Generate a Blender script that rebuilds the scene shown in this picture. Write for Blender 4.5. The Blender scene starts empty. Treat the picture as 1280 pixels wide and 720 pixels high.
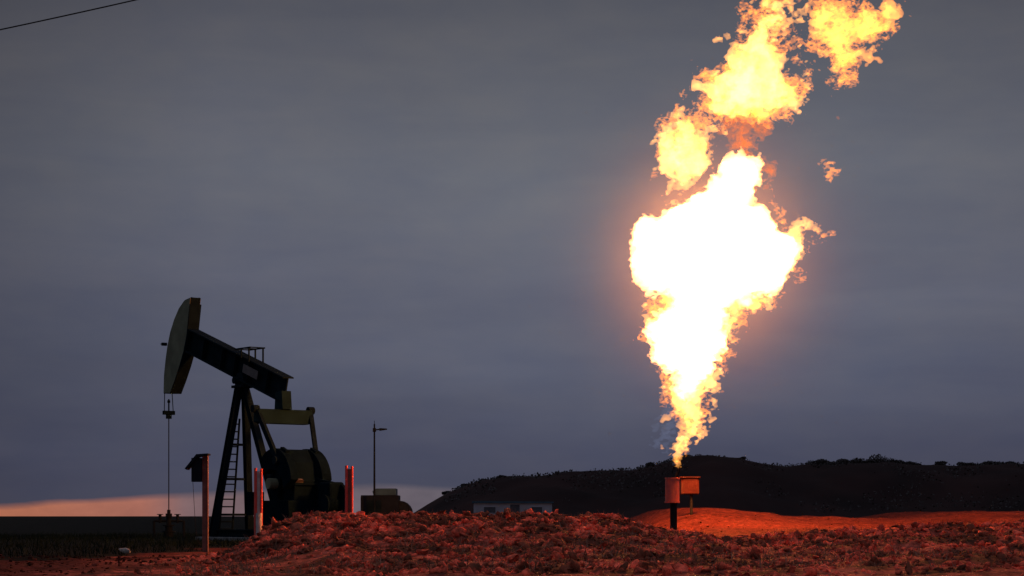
import bpy, bmesh, math, random
import numpy as np
from mathutils import Vector, Matrix

C = bpy.context.scene.collection
R = math.radians
random.seed(7)
rng = np.random.default_rng(11)

# ------------------------------------------------------------------ camera
F = 2488.9                       # focal length in photo pixels (70 mm)
CZ, HOR, CX = 0.9, 645.0, 640.0  # eye height, horizon row, centre column
def at(px, py, Y):
    return Vector(((px - CX) / F * Y, Y, CZ + (HOR - py) / F * Y))
cam_d = bpy.data.cameras.new('camera'); cam = bpy.data.objects.new('camera', cam_d); C.objects.link(cam)
cam.location = (0, 0, CZ); cam.rotation_euler = (R(90), 0, 0)
cam_d.lens = 70; cam_d.sensor_width = 36
cam_d.shift_y = (HOR - 360) / 1280
cam_d.clip_start = 0.1; cam_d.clip_end = 9000
sc = bpy.context.scene; sc.camera = cam

# ------------------------------------------------------------------ world
w = bpy.data.worlds.new('World'); sc.world = w; w.use_nodes = True
nt = w.node_tree; nt.nodes.clear()
def N(nt, t, **k):
    n = nt.nodes.new(t)
    for a, b in k.items(): setattr(n, a, b)
    return n
def L(nt, a, b): nt.links.new(a, b)
def ramp(nt, fac, stops, interp='LINEAR'):
    r = N(nt, 'ShaderNodeValToRGB'); cr = r.color_ramp; cr.interpolation = interp
    while len(cr.elements) > 1: cr.elements.remove(cr.elements[-1])
    cr.elements[0].position = stops[0][0]; cr.elements[0].color = (*stops[0][1], 1)
    for p, c in stops[1:]:
        e = cr.elements.new(p); e.color = (*c, 1)
    L(nt, fac, r.inputs[0]); return r.outputs[0]
def math_(nt, op, a, b=None, c=None, clamp=False):
    n = N(nt, 'ShaderNodeMath', operation=op, use_clamp=clamp)
    for i, v in enumerate((a, b, c)):
        if v is None: continue
        if isinstance(v, (int, float)): n.inputs[i].default_value = v
        else: L(nt, v, n.inputs[i])
    return n.outputs[0]
def mix(nt, fac, a, b, blend='MIX'):
    n = N(nt, 'ShaderNodeMix', data_type='RGBA', blend_type=blend)
    for i, v in ((0, fac), (6, a), (7, b)):
        if isinstance(v, (int, float)): n.inputs[i].default_value = v
        elif isinstance(v, tuple): n.inputs[i].default_value = (*v, 1)
        else: L(nt, v, n.inputs[i])
    return n.outputs[2]
def srgb(r, g, b):
    return tuple(((c / 255 + .055) / 1.055) ** 2.4 if c > 10 else c / 255 / 12.92 for c in (r, g, b))

tc = N(nt, 'ShaderNodeTexCoord'); sep = N(nt, 'ShaderNodeSeparateXYZ'); L(nt, tc.outputs['Generated'], sep.inputs[0])
elev = math_(nt, 'MULTIPLY', math_(nt, 'ARCSINE', sep.outputs[2]), 180 / math.pi)     # degrees
azim = math_(nt, 'MULTIPLY', math_(nt, 'ARCTAN2', sep.outputs[0], sep.outputs[1]), 180 / math.pi)
comb = N(nt, 'ShaderNodeCombineXYZ'); L(nt, math_(nt, 'MULTIPLY', azim, .035), comb.inputs[0]); L(nt, math_(nt, 'MULTIPLY', elev, .16), comb.inputs[1])
cn = N(nt, 'ShaderNodeTexNoise'); cn.inputs['Scale'].default_value = 1.0; cn.inputs['Detail'].default_value = 5; cn.inputs['Roughness'].default_value = .5
cn.inputs['Distortion'].default_value = .4
L(nt, comb.outputs[0], cn.inputs['Vector'])
comb2 = N(nt, 'ShaderNodeCombineXYZ'); L(nt, math_(nt, 'MULTIPLY', azim, .16), comb2.inputs[0]); L(nt, math_(nt, 'MULTIPLY', elev, .9), comb2.inputs[1])
cn2 = N(nt, 'ShaderNodeTexNoise'); cn2.inputs['Scale'].default_value = 1.0; cn2.inputs['Detail'].default_value = 6; cn2.inputs['Distortion'].default_value = .6
L(nt, comb2.outputs[0], cn2.inputs['Vector'])
ew = math_(nt, 'ADD', elev, math_(nt, 'MULTIPLY', math_(nt, 'SUBTRACT', cn.outputs[0], .5), 4.0))
cloud = ramp(nt, math_(nt, 'DIVIDE', ew, 16.0, clamp=True), [
    (0.00, srgb(74, 75, 90)), (0.10, srgb(75, 77, 94)), (0.26, srgb(88, 91, 106)),
    (0.42, srgb(97, 99, 111)), (0.62, srgb(101, 103, 111)), (0.85, srgb(89, 90, 97)), (1.0, srgb(77, 78, 85))])
cloud = mix(nt, 1.0, cloud, ramp(nt, cn.outputs[0], [(0.3, (.84, .85, .88)), (0.7, (1.14, 1.13, 1.12))]), 'MULTIPLY')
cloud = mix(nt, 1.0, cloud, ramp(nt, cn2.outputs[0], [(0.30, (.94, .95, .98)), (0.5, (.99, 1, 1.01)), (0.70, (1.05, 1.04, 1.03))]), 'MULTIPLY')
comb3 = N(nt, 'ShaderNodeCombineXYZ'); L(nt, math_(nt, 'MULTIPLY', azim, .5), comb3.inputs[0]); L(nt, math_(nt, 'MULTIPLY', elev, .9), comb3.inputs[1])
cn3 = N(nt, 'ShaderNodeTexNoise'); cn3.inputs['Scale'].default_value = 1.0; cn3.inputs['Detail'].default_value = 6; cn3.inputs['Roughness'].default_value = .6
L(nt, comb3.outputs[0], cn3.inputs['Vector'])
cloud = mix(nt, 1.0, cloud, ramp(nt, cn3.outputs['Color'], [(0.35, (.94, .96, 1.01)), (0.65, (1.04, 1.03, 1.02))]), 'MULTIPLY')
# cloud deck darker towards the view's edges, brightened beyond them as added fill light
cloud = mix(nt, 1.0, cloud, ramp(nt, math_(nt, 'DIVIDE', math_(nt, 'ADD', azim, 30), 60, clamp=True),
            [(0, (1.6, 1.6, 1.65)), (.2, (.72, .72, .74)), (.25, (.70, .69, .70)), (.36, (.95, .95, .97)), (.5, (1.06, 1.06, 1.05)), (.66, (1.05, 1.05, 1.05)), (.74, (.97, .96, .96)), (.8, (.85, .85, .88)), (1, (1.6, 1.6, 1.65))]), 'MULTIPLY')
cloud = mix(nt, 1.0, cloud, ramp(nt, math_(nt, 'DIVIDE', elev, 90, clamp=True), [(.2, (1, 1, 1)), (.5, (2.3, 2.35, 2.5))]), 'MULTIPLY')  # overhead sky above the view brightened to add fill light
# gap under the cloud deck at the horizon: afterglow of the set sun
sky = N(nt, 'ShaderNodeTexSky', sky_type='NISHITA'); sky.sun_disc = False
sky.sun_elevation = R(2.0); sky.sun_rotation = R(-16.0)
glow = mix(nt, .997, mix(nt, .1, (0, 0, 0), sky.outputs[0], 'MIX'),
           ramp(nt, math_(nt, 'DIVIDE', math_(nt, 'ADD', azim, 30), 60, clamp=True),
                [(0, srgb(165, 102, 80)), (.26, srgb(172, 108, 84)), (.325, srgb(168, 110, 96)), (.345, srgb(122, 100, 104)), (.42, srgb(104, 97, 106)), (.5, srgb(92, 90, 102)), (1, srgb(70, 70, 85))]))
glow = mix(nt, 1.0, glow, ramp(nt, cn3.outputs[0], [(0.35, (.82, .80, .82)), (0.65, (1.08, 1.05, 1.04))]), 'MULTIPLY')
band = math_(nt, 'ADD', elev, math_(nt, 'MULTIPLY', math_(nt, 'SUBTRACT', cn2.outputs[0], .5), .45))
edge = ramp(nt, math_(nt, 'DIVIDE', math_(nt, 'ADD', azim, 30), 60, clamp=True), [(0, (.1,) * 3), (.26, (.22,) * 3), (.30, (.36,) * 3), (.333, (.5,) * 3), (.43, (.74,) * 3), (.5, (.6,) * 3), (1, (.4,) * 3)])
gfac = math_(nt, 'SUBTRACT', 1.0, math_(nt, 'DIVIDE', math_(nt, 'SUBTRACT', band, edge), .2, clamp=True), clamp=True)
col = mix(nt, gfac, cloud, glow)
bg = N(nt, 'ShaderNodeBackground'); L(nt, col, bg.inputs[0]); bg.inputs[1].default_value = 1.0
wo = N(nt, 'ShaderNodeOutputWorld'); L(nt, bg.outputs[0], wo.inputs[0])

# last, very weak light of the set sun under the cloud deck
sd = bpy.data.lights.new('sun', 'SUN'); sd.energy = 0.03; sd.angle = R(3); sd.color = (1, .6, .4)
so = bpy.data.objects.new('sun', sd); C.objects.link(so); so.rotation_euler = (R(-88), 0, R(16))

# exposure and renderer
sc.view_settings.view_transform = 'Standard'; sc.view_settings.look = 'None'
sc.view_settings.exposure = 0; sc.view_settings.gamma = 1; sc.view_settings.use_curve_mapping = False
cy = sc.cycles
cy.use_denoising = True; cy.max_bounces = 6; cy.diffuse_bounces = 2; cy.glossy_bounces = 2; cy.volume_bounces = 0
cy.transparent_max_bounces = 96; cy.sample_clamp_indirect = 3; cy.volume_step_rate = 1.0
sc.render.engine = 'CYCLES'

# ------------------------------------------------------------------ lamps inside the flame: the light it gives
FY = 62.0
def flame_lamp(px, py, power, rad):
    d = bpy.data.lights.new('flame_light', 'POINT'); d.energy = power; d.shadow_soft_size = rad; d.color = (1, .27, .055)
    o = bpy.data.objects.new('flame_light', d); C.objects.link(o); o.location = at(px, py, FY); return o
flame_lamp(885, 300, 21000, 1.2)
flame_lamp(862, 430, 1500, .7)
flame_lamp(940, 105, 6000, .7)

# ------------------------------------------------------------------ helpers
def tag(o, label=None, cat=None, group=None, kind=None):
    if label: o['label'] = label
    if cat: o['category'] = cat
    if group: o['group'] = group
    if kind: o['kind'] = kind
    return o
def empty(name, loc, rz=0):
    o = bpy.data.objects.new(name, None); C.objects.link(o); o.location = loc; o.rotation_euler = (0, 0, rz)
    o.empty_display_size = .3; return o
def link_bm(name, bm, m, parent=None, smooth=False, bevel=0):
    bmesh.ops.recalc_face_normals(bm, faces=bm.faces)
    me = bpy.data.meshes.new(name); bm.to_mesh(me); bm.free()
    if smooth: me.polygons.foreach_set('use_smooth', [True] * len(me.polygons))
    o = bpy.data.objects.new(name, me); C.objects.link(o)
    if m: me.materials.append(m)
    if parent: o.parent = parent
    if bevel:
        b = o.modifiers.new('bevel', 'BEVEL'); b.width = bevel; b.segments = 2; b.limit_method = 'ANGLE'
    return o
def np_mesh(name, v, f, m, parent=None, smooth=False):
    """v (n,3), f (k,3|4) numpy arrays"""
    me = bpy.data.meshes.new(name); k = f.shape[1]
    me.vertices.add(len(v)); me.vertices.foreach_set('co', np.ascontiguousarray(v, dtype=np.float32).ravel())
    me.loops.add(f.size); me.loops.foreach_set('vertex_index', f.astype(np.int32).ravel())
    me.polygons.add(len(f)); me.polygons.foreach_set('loop_start', np.arange(0, f.size, k, dtype=np.int32))
    me.polygons.foreach_set('loop_total', np.full(len(f), k, dtype=np.int32))
    if smooth: me.polygons.foreach_set('use_smooth', np.ones(len(f), dtype=bool))
    me.update(); me.validate()
    o = bpy.data.objects.new(name, me); C.objects.link(o)
    if m: me.materials.append(m)
    if parent: o.parent = parent
    return o
def box(bm, c, s, rot=None):
    M = Matrix.Translation(c) @ (rot.to_4x4() if rot else Matrix()) @ Matrix.Diagonal((*s, 1))
    bmesh.ops.create_cube(bm, size=1, matrix=M)
def bar(bm, a, b, w, h=None, up=Vector((0, 0, 1))):
    """rectangular beam from a to b"""
    a, b = Vector(a), Vector(b); d = b - a; h = h or w
    z = d.normalized(); x = up.cross(z)
    if x.length < 1e-3: x = Vector((1, 0, 0))
    x.normalize(); y = z.cross(x)
    M = Matrix((x, y, z)).transposed().to_4x4(); M.translation = (a + b) / 2
    bmesh.ops.create_cube(bm, size=1, matrix=M @ Matrix.Diagonal((w, h, d.length, 1)))
def ibeam(bm, a, b, w, h, side=Vector((0, 1, 0))):
    """H-section: two flanges and a web, flanges' width along side"""
    a, b = Vector(a), Vector(b); z = (b - a).normalized(); x = side - side.dot(z) * z; x.normalize(); y = z.cross(x)
    for o, sx, sy in ((y * (h / 2 - .015), w, .03), (-y * (h / 2 - .015), w, .03), (Vector(), .03, h - .062)):
        M = Matrix((x, y, z)).transposed().to_4x4(); M.translation = (a + b) / 2 + o
        bmesh.ops.create_cube(bm, size=1, matrix=M @ Matrix.Diagonal((sx, sy, (b - a).length, 1)))
def tube(bm, a, b, r, r2=None, seg=14):
    a, b = Vector(a), Vector(b); d = b - a
    M = Matrix.Translation((a + b) / 2) @ d.to_track_quat('Z', 'Y').to_matrix().to_4x4()
    bmesh.ops.create_cone(bm, cap_ends=True, segments=seg, radius1=r, radius2=r if r2 is None else r2, depth=d.length, matrix=M)
def prism(bm, pts, s0, s1):
    """polygon pts [(t,z)] extruded along local y from s0 to s1"""
    A = [bm.verts.new((t, s0, z)) for t, z in pts]; B = [bm.verts.new((t, s1, z)) for t, z in pts]
    n = len(pts); bm.faces.new(A); bm.faces.new(B[::-1])
    for i in range(n): bm.faces.new((A[i], A[(i + 1) % n], B[(i + 1) % n], B[i]))
def part(name, m, parent, fn, smooth=False, bevel=0):
    bm = bmesh.new(); fn(bm); return link_bm(name, bm, m, parent, smooth, bevel)

def mat(name, col, rough=.6, metal=0, var=.3, scale=3, bump=.0, bscale=20, col2=None, spec=.5):
    m = bpy.data.materials.new(name); m.use_nodes = True; t = m.node_tree
    b = t.nodes['Principled BSDF']; b.inputs['Roughness'].default_value = rough; b.inputs['Metallic'].default_value = metal
    b.inputs['Specular IOR Level'].default_value = spec
    co = N(t, 'ShaderNodeTexCoord')
    n = N(t, 'ShaderNodeTexNoise'); n.inputs['Scale'].default_value = scale; n.inputs['Detail'].default_value = 6
    L(t, co.outputs['Object'], n.inputs['Vector'])
    c2 = col2 or tuple(c * (1 - var) for c in col)
    L(t, ramp(t, n.outputs[0], [(.35, col), (.65, c2)]), b.inputs['Base Color'])
    if bump:
        n2 = N(t, 'ShaderNodeTexNoise'); n2.inputs['Scale'].default_value = bscale; n2.inputs['Detail'].default_value = 5
        L(t, co.outputs['Object'], n2.inputs['Vector'])
        bp = N(t, 'ShaderNodeBump'); bp.inputs['Strength'].default_value = bump; bp.inputs['Distance'].default_value = .05
        L(t, n2.outputs[0], bp.inputs['Height']); L(t, bp.outputs[0], b.inputs['Normal'])
    return m
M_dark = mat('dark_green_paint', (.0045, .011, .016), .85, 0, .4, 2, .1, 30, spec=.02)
M_olive = mat('olive_paint', (.13, .14, .09), .75, 0, .35, 1.5, .1, 30, spec=.12)
M_olive_dim = mat('dimmed_olive_paint', (.006, .018, .022), .85, 0, .35, 1.5, .1, 30, spec=.02)  # the head's olive paint, colour darkened to offset flame light on the equalizer
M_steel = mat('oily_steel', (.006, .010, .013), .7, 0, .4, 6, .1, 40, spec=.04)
M_plate = mat('faded_plate', (.06, .05, .045), .7, 0, .4, 6)
M_red = mat('red_post_paint', (.55, .035, .02), .6, 0, .3, 5, .1, 40)
M_pale = mat('weathered_pale_paint', (.42, .36, .33), .7, 0, .4, 4, .1, 40)
M_wood = mat('reddish_wood', (.16, .05, .035), .85, 0, .4, 8, .4, 30)
M_box = mat('enclosure_grey', (.008, .012, .018), .7, 0, .3, 3, spec=.03)
M_roof = mat('grey_sheet', (.03, .07, .10), .7, 0, .3, 2, spec=.04)
M_conc = mat('concrete', (.12, .12, .115), .9, 0, .35, 2, .3, 25)
M_grey = mat('dull_galvanised', (.02, .018, .018), .7, spec=.05)
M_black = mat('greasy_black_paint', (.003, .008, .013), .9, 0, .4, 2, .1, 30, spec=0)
M_rubber = mat('black_rubber', (.02, .02, .02), .8, spec=.1)

# ------------------------------------------------------------------ noise
def lattice(seed, n=256):
    return np.random.default_rng(seed).random((n, n)).astype(np.float32)
def vnoise(x, y, seed):
    g = lattice(seed); xi = np.floor(x).astype(int); yi = np.floor(y).astype(int); fx = x - xi; fy = y - yi
    fx = fx * fx * (3 - 2 * fx); fy = fy * fy * (3 - 2 * fy)
    a = g[xi % 256, yi % 256]; b = g[(xi + 1) % 256, yi % 256]; c = g[xi % 256, (yi + 1) % 256]; d = g[(xi + 1) % 256, (yi + 1) % 256]
    return (a * (1 - fx) + b * fx) * (1 - fy) + (c * (1 - fx) + d * fx) * fy - .5
def fbm(x, y, seed, oct=4, gain=.5):
    s = 0; a = 1
    for o in range(oct): s = s + a * vnoise(x * 2 ** o + 17.3 * o, y * 2 ** o + 5.1 * o, seed + o); a *= gain
    return s
def sstep(a, b, x):
    t = np.clip((x - a) / (b - a), 0, 1); return t * t * (3 - 2 * t)

# ------------------------------------------------------------------ ground: one sheet to the horizon
def crest_z(x):
    """height of the rubble berm's crest at x (metres, berm runs at about Y = 42)"""
    px = x / 42 * F + CX
    ks = [(200, 700), (300, 694), (335, 671), (350, 660), (380, 650), (430, 646), (500, 648), (560, 651), (640, 650), (680, 646), (730, 648), (780, 655),
          (820, 664), (880, 674), (950, 676), (1010, 673), (1060, 668), (1130, 665), (1220, 662), (1300, 660), (1500, 660), (1900, 690)]
    y = np.interp(px, [k[0] for k in ks], [k[1] for k in ks])
    return np.maximum(CZ + (HOR - y) / F * 42, 0.0)
def height(x, y):
    z = fbm(x * .12, y * .12, 3, 3) * .06
    # foreground berm
    c = crest_z(x + fbm(x * .5, y * .5, 9, 2) * .5)
    yc = 42 + fbm(x * .15, y * 0, 21, 2) * 2.5
    toe = 7.5 + 7.5 * sstep(-6, 0, x)
    prof = np.where(y < yc, sstep(-1, 0.0, (y - yc) / toe) ** .9, 1 - sstep(0.4, 6.0, y - yc))
    berm = c * prof
    rough = fbm(x * 1.3, y * 1.3, 31, 5, .62)
    berm = berm + rough * .20 * sstep(.02, .5, berm)
    # graded pad round the flare and the bank behind it
    bx = sstep(3.0, 6.2, x) * (1 - sstep(34, 44, x))
    bank = .55 * sstep(50, 58, y) * bx + (.50 + .05 * fbm(x * .3, y * .1, 44, 3)) * sstep(62, 72, y) * bx * (1 - sstep(86, 100, y)) - .55 * bx * sstep(88, 110, y)
    dip = -.30 * np.exp(-((x - 13.2) / 3.5) ** 2) + .12 * np.exp(-((x - 16.6) / 1.3) ** 2) + .12 * np.exp(-((x - 7.2) / 1.8) ** 2) + .10 * fbm(x * .7, x * 0 + 3, 141, 4)
    bank = bank + dip * sstep(60, 70, y) * (1 - sstep(86, 100, y))
    bank = bank + fbm(x * 1.2, y * 1.2, 51, 4) * .07 * bx * sstep(50, 56, y) * (1 - sstep(95, 105, y))
    near = (1 - sstep(44, 52, y)) * fbm(x * 1.1, y * 1.1, 61, 4) * .09 * (1 - sstep(50, 52, y))
    return np.where(y < 200, z + np.maximum(berm, 0) + bank + near, z * 1.0)
def soil_mask(x, y):
    n = fbm(x * .25, y * .25, 71, 4)
    left_edge = sstep(-10.5, -7.2, x + n * 2)
    front = 1 - sstep(38.5, 43.0, y + n * 7)
    pad = sstep(-9, -4, x + n * 3) * (1 - sstep(92, 105, y)) * (1 - sstep(40, 50, x))
    near = left_edge * (1 - sstep(54, 60, y + n * 6)) * (1 - sstep(45, 55, x))
    return np.clip(np.maximum(np.maximum(front, pad), near), 0, 1)
def axis(segs):
    a = [np.arange(s, e, d) for s, e, d in segs]; return np.concatenate(a)
gx = np.concatenate([-np.geomspace(4000, 41, 26), axis([(-40, -20, .5), (-20, 22, .09), (22, 40, .4)]), np.geomspace(41, 4000, 26)])
gy = np.concatenate([[-600, -200, -60, -20, -5, 5, 12, 18, 22, 24.5], axis([(25.5, 50, .09), (50, 100, .3)]), np.geomspace(101, 7000, 46)])
GX, GY = np.meshgrid(gx, gy, indexing='ij')
GZ = height(GX, GY)
V = np.stack([GX, GY, GZ], -1).reshape(-1, 3)
ni, nj = GX.shape
idx = np.arange(ni * nj).reshape(ni, nj)
Fq = np.stack([idx[:-1, :-1], idx[1:, :-1], idx[1:, 1:], idx[:-1, 1:]], -1).reshape(-1, 4)

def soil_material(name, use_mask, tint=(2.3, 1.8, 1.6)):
    m = bpy.data.materials.new(name); m.use_nodes = True; t = m.node_tree
    b = t.nodes['Principled BSDF']; b.inputs['Roughness'].default_value = .95; b.inputs['Specular IOR Level'].default_value = .03
    g = N(t, 'ShaderNodeNewGeometry')
    def noise(s, d=6, r=.55):
        n = N(t, 'ShaderNodeTexNoise'); n.inputs['Scale'].default_value = s; n.inputs['Detail'].default_value = d; n.inputs['Roughness'].default_value = r
        L(t, g.outputs['Position'], n.inputs['Vector']); return n.outputs[0]
    a = ramp(t, noise(.5), [(.3, (.20, .042, .030)), (.5, (.33, .068, .043)), (.7, (.42, .095, .062))])
    c = mix(t, 1.0, a, ramp(t, noise(5.5, 8, .75), [(.36, (.3, .27, .26)), (.5, (.95, .92, .9)), (.64, (1.9, 1.85, 1.8))]), 'MULTIPLY')
    if use_mask:
        at_ = N(t, 'ShaderNodeAttribute', attribute_name='soil')
        gr = ramp(t, noise(1.2), [(.35, (.007, .014, .009)), (.65, (.014, .024, .015))])
        f = math_(t, 'ADD', at_.outputs['Fac'], math_(t, 'MULTIPLY', math_(t, 'SUBTRACT', noise(2.5), .5), .5))
        f = ramp(t, f, [(.42, (0, 0, 0)), (.6, (1, 1, 1))])
        c = mix(t, f, gr, c)
    blot = ramp(t, noise(.9, 6, .62), [(.46, (1, 1, 1)), (.56, (0, 0, 0))])
    fb = math_(t, 'MULTIPLY', blot, .82)
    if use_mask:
        pb_ = N(t, 'ShaderNodeAttribute', attribute_name='pad'); fb = math_(t, 'MULTIPLY', fb, math_(t, 'SUBTRACT', 1.0, pb_.outputs['Fac'], clamp=True))  # pad: mask of the soil darkened against the flame light
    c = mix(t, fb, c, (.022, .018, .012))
    if use_mask:   # soil colour behind and left of the berm darkened to balance the flame light
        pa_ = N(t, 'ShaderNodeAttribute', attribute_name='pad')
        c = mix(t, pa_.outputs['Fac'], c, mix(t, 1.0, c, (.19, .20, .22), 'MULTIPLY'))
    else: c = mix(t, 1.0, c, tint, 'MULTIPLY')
    L(t, c, b.inputs['Base Color'])
    bp = N(t, 'ShaderNodeBump'); bp.inputs['Strength'].default_value = .7; bp.inputs['Distance'].default_value = .06
    L(t, noise(9, 8, .65), bp.inputs['Height']); L(t, bp.outputs[0], b.inputs['Normal'])
    return m
M_ground = soil_material('ground_soil', True); M_clod = soil_material('clod_soil', False); M_clod_dim = soil_material('dimmed_clod_soil', False, (.22, .24, .27))  # clods lightened on the berm, darkened elsewhere, to balance the flame light
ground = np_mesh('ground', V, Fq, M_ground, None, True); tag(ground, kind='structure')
at_ = ground.data.attributes.new('soil', 'FLOAT', 'POINT'); at_.data.foreach_set('value', soil_mask(GX, GY).astype(np.float32).ravel())

at_ = ground.data.attributes.new('pad', 'FLOAT', 'POINT'); at_.data.foreach_set('value', np.maximum(sstep(47, 50, GY + fbm(GX * .3, GY * .3, 83, 3) * 2), 1 - sstep(-9, -5.5, GX + fbm(GX * .4, GY * .4, 85, 3) * 3)).astype(np.float32).ravel())  # mask for the soil colour toned down against the flame light

# ------------------------------------------------------------------ rubble: clods of earth thrown up along the berm
def ico(sub):
    bm = bmesh.new(); bmesh.ops.create_icosphere(bm, subdivisions=sub, radius=1)
    v = np.array([x.co[:] for x in bm.verts]); f = np.array([[q.index for q in p.verts] for p in bm.faces]); bm.free(); return v, f
iv, if_ = ico(2)
DIRS = 8
def rocks(pos, size, seed, squash=.85):
    r = np.random.default_rng(seed); n = len(pos); k = len(iv)
    A = r.normal(size=(n, 3, 3)) * .33 + np.eye(3)
    v = np.einsum('nij,kj->nki', A, iv)
    # chop each one with a few random planes so it has facets
    for _ in range(DIRS):
        d = r.normal(size=(n, 3)); d /= np.linalg.norm(d, axis=1, keepdims=True)
        h = r.uniform(.28, .75, size=(n, 1)); p = np.einsum('nki,ni->nk', v, d); ex = np.maximum(p - h, 0)
        v = v - ex[..., None] * d[:, None, :]
    v = v * (1 + r.normal(size=(n, k, 1)) * .09)
    v[..., 2] *= squash
    v = v * size[:, None, None] + pos[:, None, :]
    f = (if_[None] + (np.arange(n) * k)[:, None, None]).reshape(-1, 3)
    return v.reshape(-1, 3), f
n = 26000
x = rng.uniform(-9.2, 15, n * 3); y = np.where(rng.random(n * 3) < .65, 42 + rng.normal(size=n * 3) * 2.6 - .8, rng.uniform(29, 42, n * 3))
hz = crest_z(x)
keep = (rng.random(n * 3) < np.clip(hz * 1.3, .0, 1) * np.where((y < 36) & (x < -3), .1, 1)) & (y > 29) & (y < 47); x, y = x[keep][:n], y[keep][:n]
size = np.exp(rng.normal(size=len(x)) * .5 - 3.2).clip(.02, .16)
z = height(x, y) + size * .15
vv, ff = rocks(np.stack([x, y, z], -1), size, 5)
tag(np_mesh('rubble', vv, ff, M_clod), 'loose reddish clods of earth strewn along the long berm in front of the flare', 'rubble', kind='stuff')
# loose stones on the flat foreground and the pad
n = 3500
x = rng.uniform(-13, 14, n); y = 28 + rng.random(n) ** .7 * 16; size = np.exp(rng.normal(size=n) * .45 - 3.5).clip(.012, .08)
x2 = rng.uniform(3, 22, 900); y2 = rng.uniform(50, 80, 900); s2 = np.exp(rng.normal(size=900) * .4 - 4.0).clip(.01, .06)
x, y, size = np.concatenate([x, x2]), np.concatenate([y, y2]), np.concatenate([size, s2])
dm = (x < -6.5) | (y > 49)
for sel, m_, lb in ((~dm, M_clod, 'small loose stones scattered at the foot of the berm'), (dm, M_clod_dim, 'small dark stones scattered on the darkened soil at the left and round the flare')):
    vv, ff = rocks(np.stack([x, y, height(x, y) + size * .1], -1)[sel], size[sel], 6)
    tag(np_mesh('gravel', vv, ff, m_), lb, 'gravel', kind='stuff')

M_stone = mat('pale_stone', (.42, .36, .32), .9, 0, .35, 6, .5, 20)
M_darkstone = mat('dark_stone', (.07, .045, .04), .9, 0, .35, 6, .5, 20)
def stone(px, py, Y, s, m, label, cat='rock', seed=1, sq=.7):
    p = at(px, py, Y); x = p.x
    z = float(height(np.array([x]), np.array([Y]))[0])
    vv, ff = rocks(np.zeros((1, 3)), np.array([s]), seed, sq)
    o = np_mesh('rock', vv, ff, m); o.location = (x, Y, z + s * .25); tag(o, label, cat); return o
stone(160, 690, 49, .13, M_stone, 'small pale stone lying alone in the dark grass left of the oil pump', seed=3)
stone(856, 657, 54, .22, M_darkstone, 'dark boulder at the foot of the flare pipe', seed=4)
stone(635, 648, 42, .10, M_stone, 'palest stone on the crest of the berm below the grey building', seed=8)
stone(350, 663, 42.5, .14, M_stone, 'pale broken stone at the left end of the berm', seed=12)

# ------------------------------------------------------------------ grass of the dark field
n = 26000
x = rng.uniform(-24, 4, n); y = 42 + rng.random(n) ** .8 * 48
ok = soil_mask(x, y) < .45; x, y = x[ok], y[ok]
z = height(x, y); n = len(x); h = rng.uniform(.05, .2, n) * (1 + (rng.random(n) < .03) * .9); a = rng.uniform(0, math.pi, n); lean = rng.normal(size=(n, 2)) * .06
wd = .012
base1 = np.stack([x - np.cos(a) * wd, y - np.sin(a) * wd, z], -1); base2 = np.stack([x + np.cos(a) * wd, y + np.sin(a) * wd, z], -1)
top = np.stack([x + lean[:, 0], y + lean[:, 1], z + h], -1)
vv = np.stack([base1, base2, top], 1).reshape(-1, 3); ff = np.arange(3 * n).reshape(-1, 3)
M_straw = mat('dry_straw', (.30, .13, .075), .9, 0, .6, 2, col2=(.05, .035, .02))
n = 16000
x = rng.uniform(-8.5, 15, n * 2); y = rng.uniform(30, 44, n * 2); ok = rng.random(n * 2) < np.clip(crest_z(x), 0, 1); x, y = x[ok][:n], y[ok][:n]; n = len(x)
ok = fbm(x * .8, y * .8, 133, 3) > -.1; x, y = x[ok], y[ok]; n = len(x)
z = height(x, y) - .01; h = rng.uniform(.05, .2, n); a = rng.uniform(0, math.pi, n); ln_ = rng.normal(size=(n, 2)) * .09
vs_ = np.stack([np.stack([x - np.cos(a) * .009, y - np.sin(a) * .009, z], -1), np.stack([x + np.cos(a) * .009, y + np.sin(a) * .009, z], -1), np.stack([x + ln_[:, 0], y + ln_[:, 1], z + h], -1)], 1).reshape(-1, 3)
tag(np_mesh('straw', vs_, np.arange(3 * n).reshape(-1, 3), M_straw), 'dry straw and roots sticking out of the rubble berm', 'straw', kind='stuff')
x, y, z, h = 0, 0, 0, 0
M_grass = mat('dry_grass', (.004, .011, .007), .9, 0, .5, .5, spec=.05)
tag(np_mesh('grass', vv, ff, M_grass), 'short dark grass of the field round the oil pump', 'grass', kind='stuff')

# ------------------------------------------------------------------ hill
HY = 250.0
ks = [(490, 648), (510, 645), (536, 629), (566, 613), (598, 601), (638, 595), (688, 593), (694, 590), (740, 588), (790, 587), (820, 580), (850, 572),
      (880, 570), (915, 571), (940, 577), (980, 582), (1010, 581), (1050, 580), (1100, 578), (1160, 581), (1200, 581), (1250, 580), (1300, 581), (1450, 588), (1700, 610), (2000, 645)]
def ridge(x):
    px = x / HY * F + CX
    y = np.interp(px, [k[0] for k in ks], [k[1] for k in ks]); return np.maximum(CZ + (HOR - y) / F * HY, 0)
hx = np.concatenate([np.arange(-14, 68, .35), np.arange(68, 140, 1.5)]); hy = np.concatenate([np.arange(205, 262, 1.0), np.arange(262, 330, 3)])
HX, HYY = np.meshgrid(hx, hy, indexing='ij')
rz = ridge(HX + fbm(HX * .05, HYY * .05, 91, 3) * .5)
front = sstep(212, 248, HYY + fbm(HX * .08, HYY * .08, 95, 3) * 8)
back = 1 - sstep(262, 322, HYY)
HZ = rz * front * back + fbm(HX * .3, HYY * .3, 97, 4) * .25 * front * back * sstep(0, 2, rz) - .15
HZ = np.where(rz <= .01, -.4, HZ)
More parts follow.
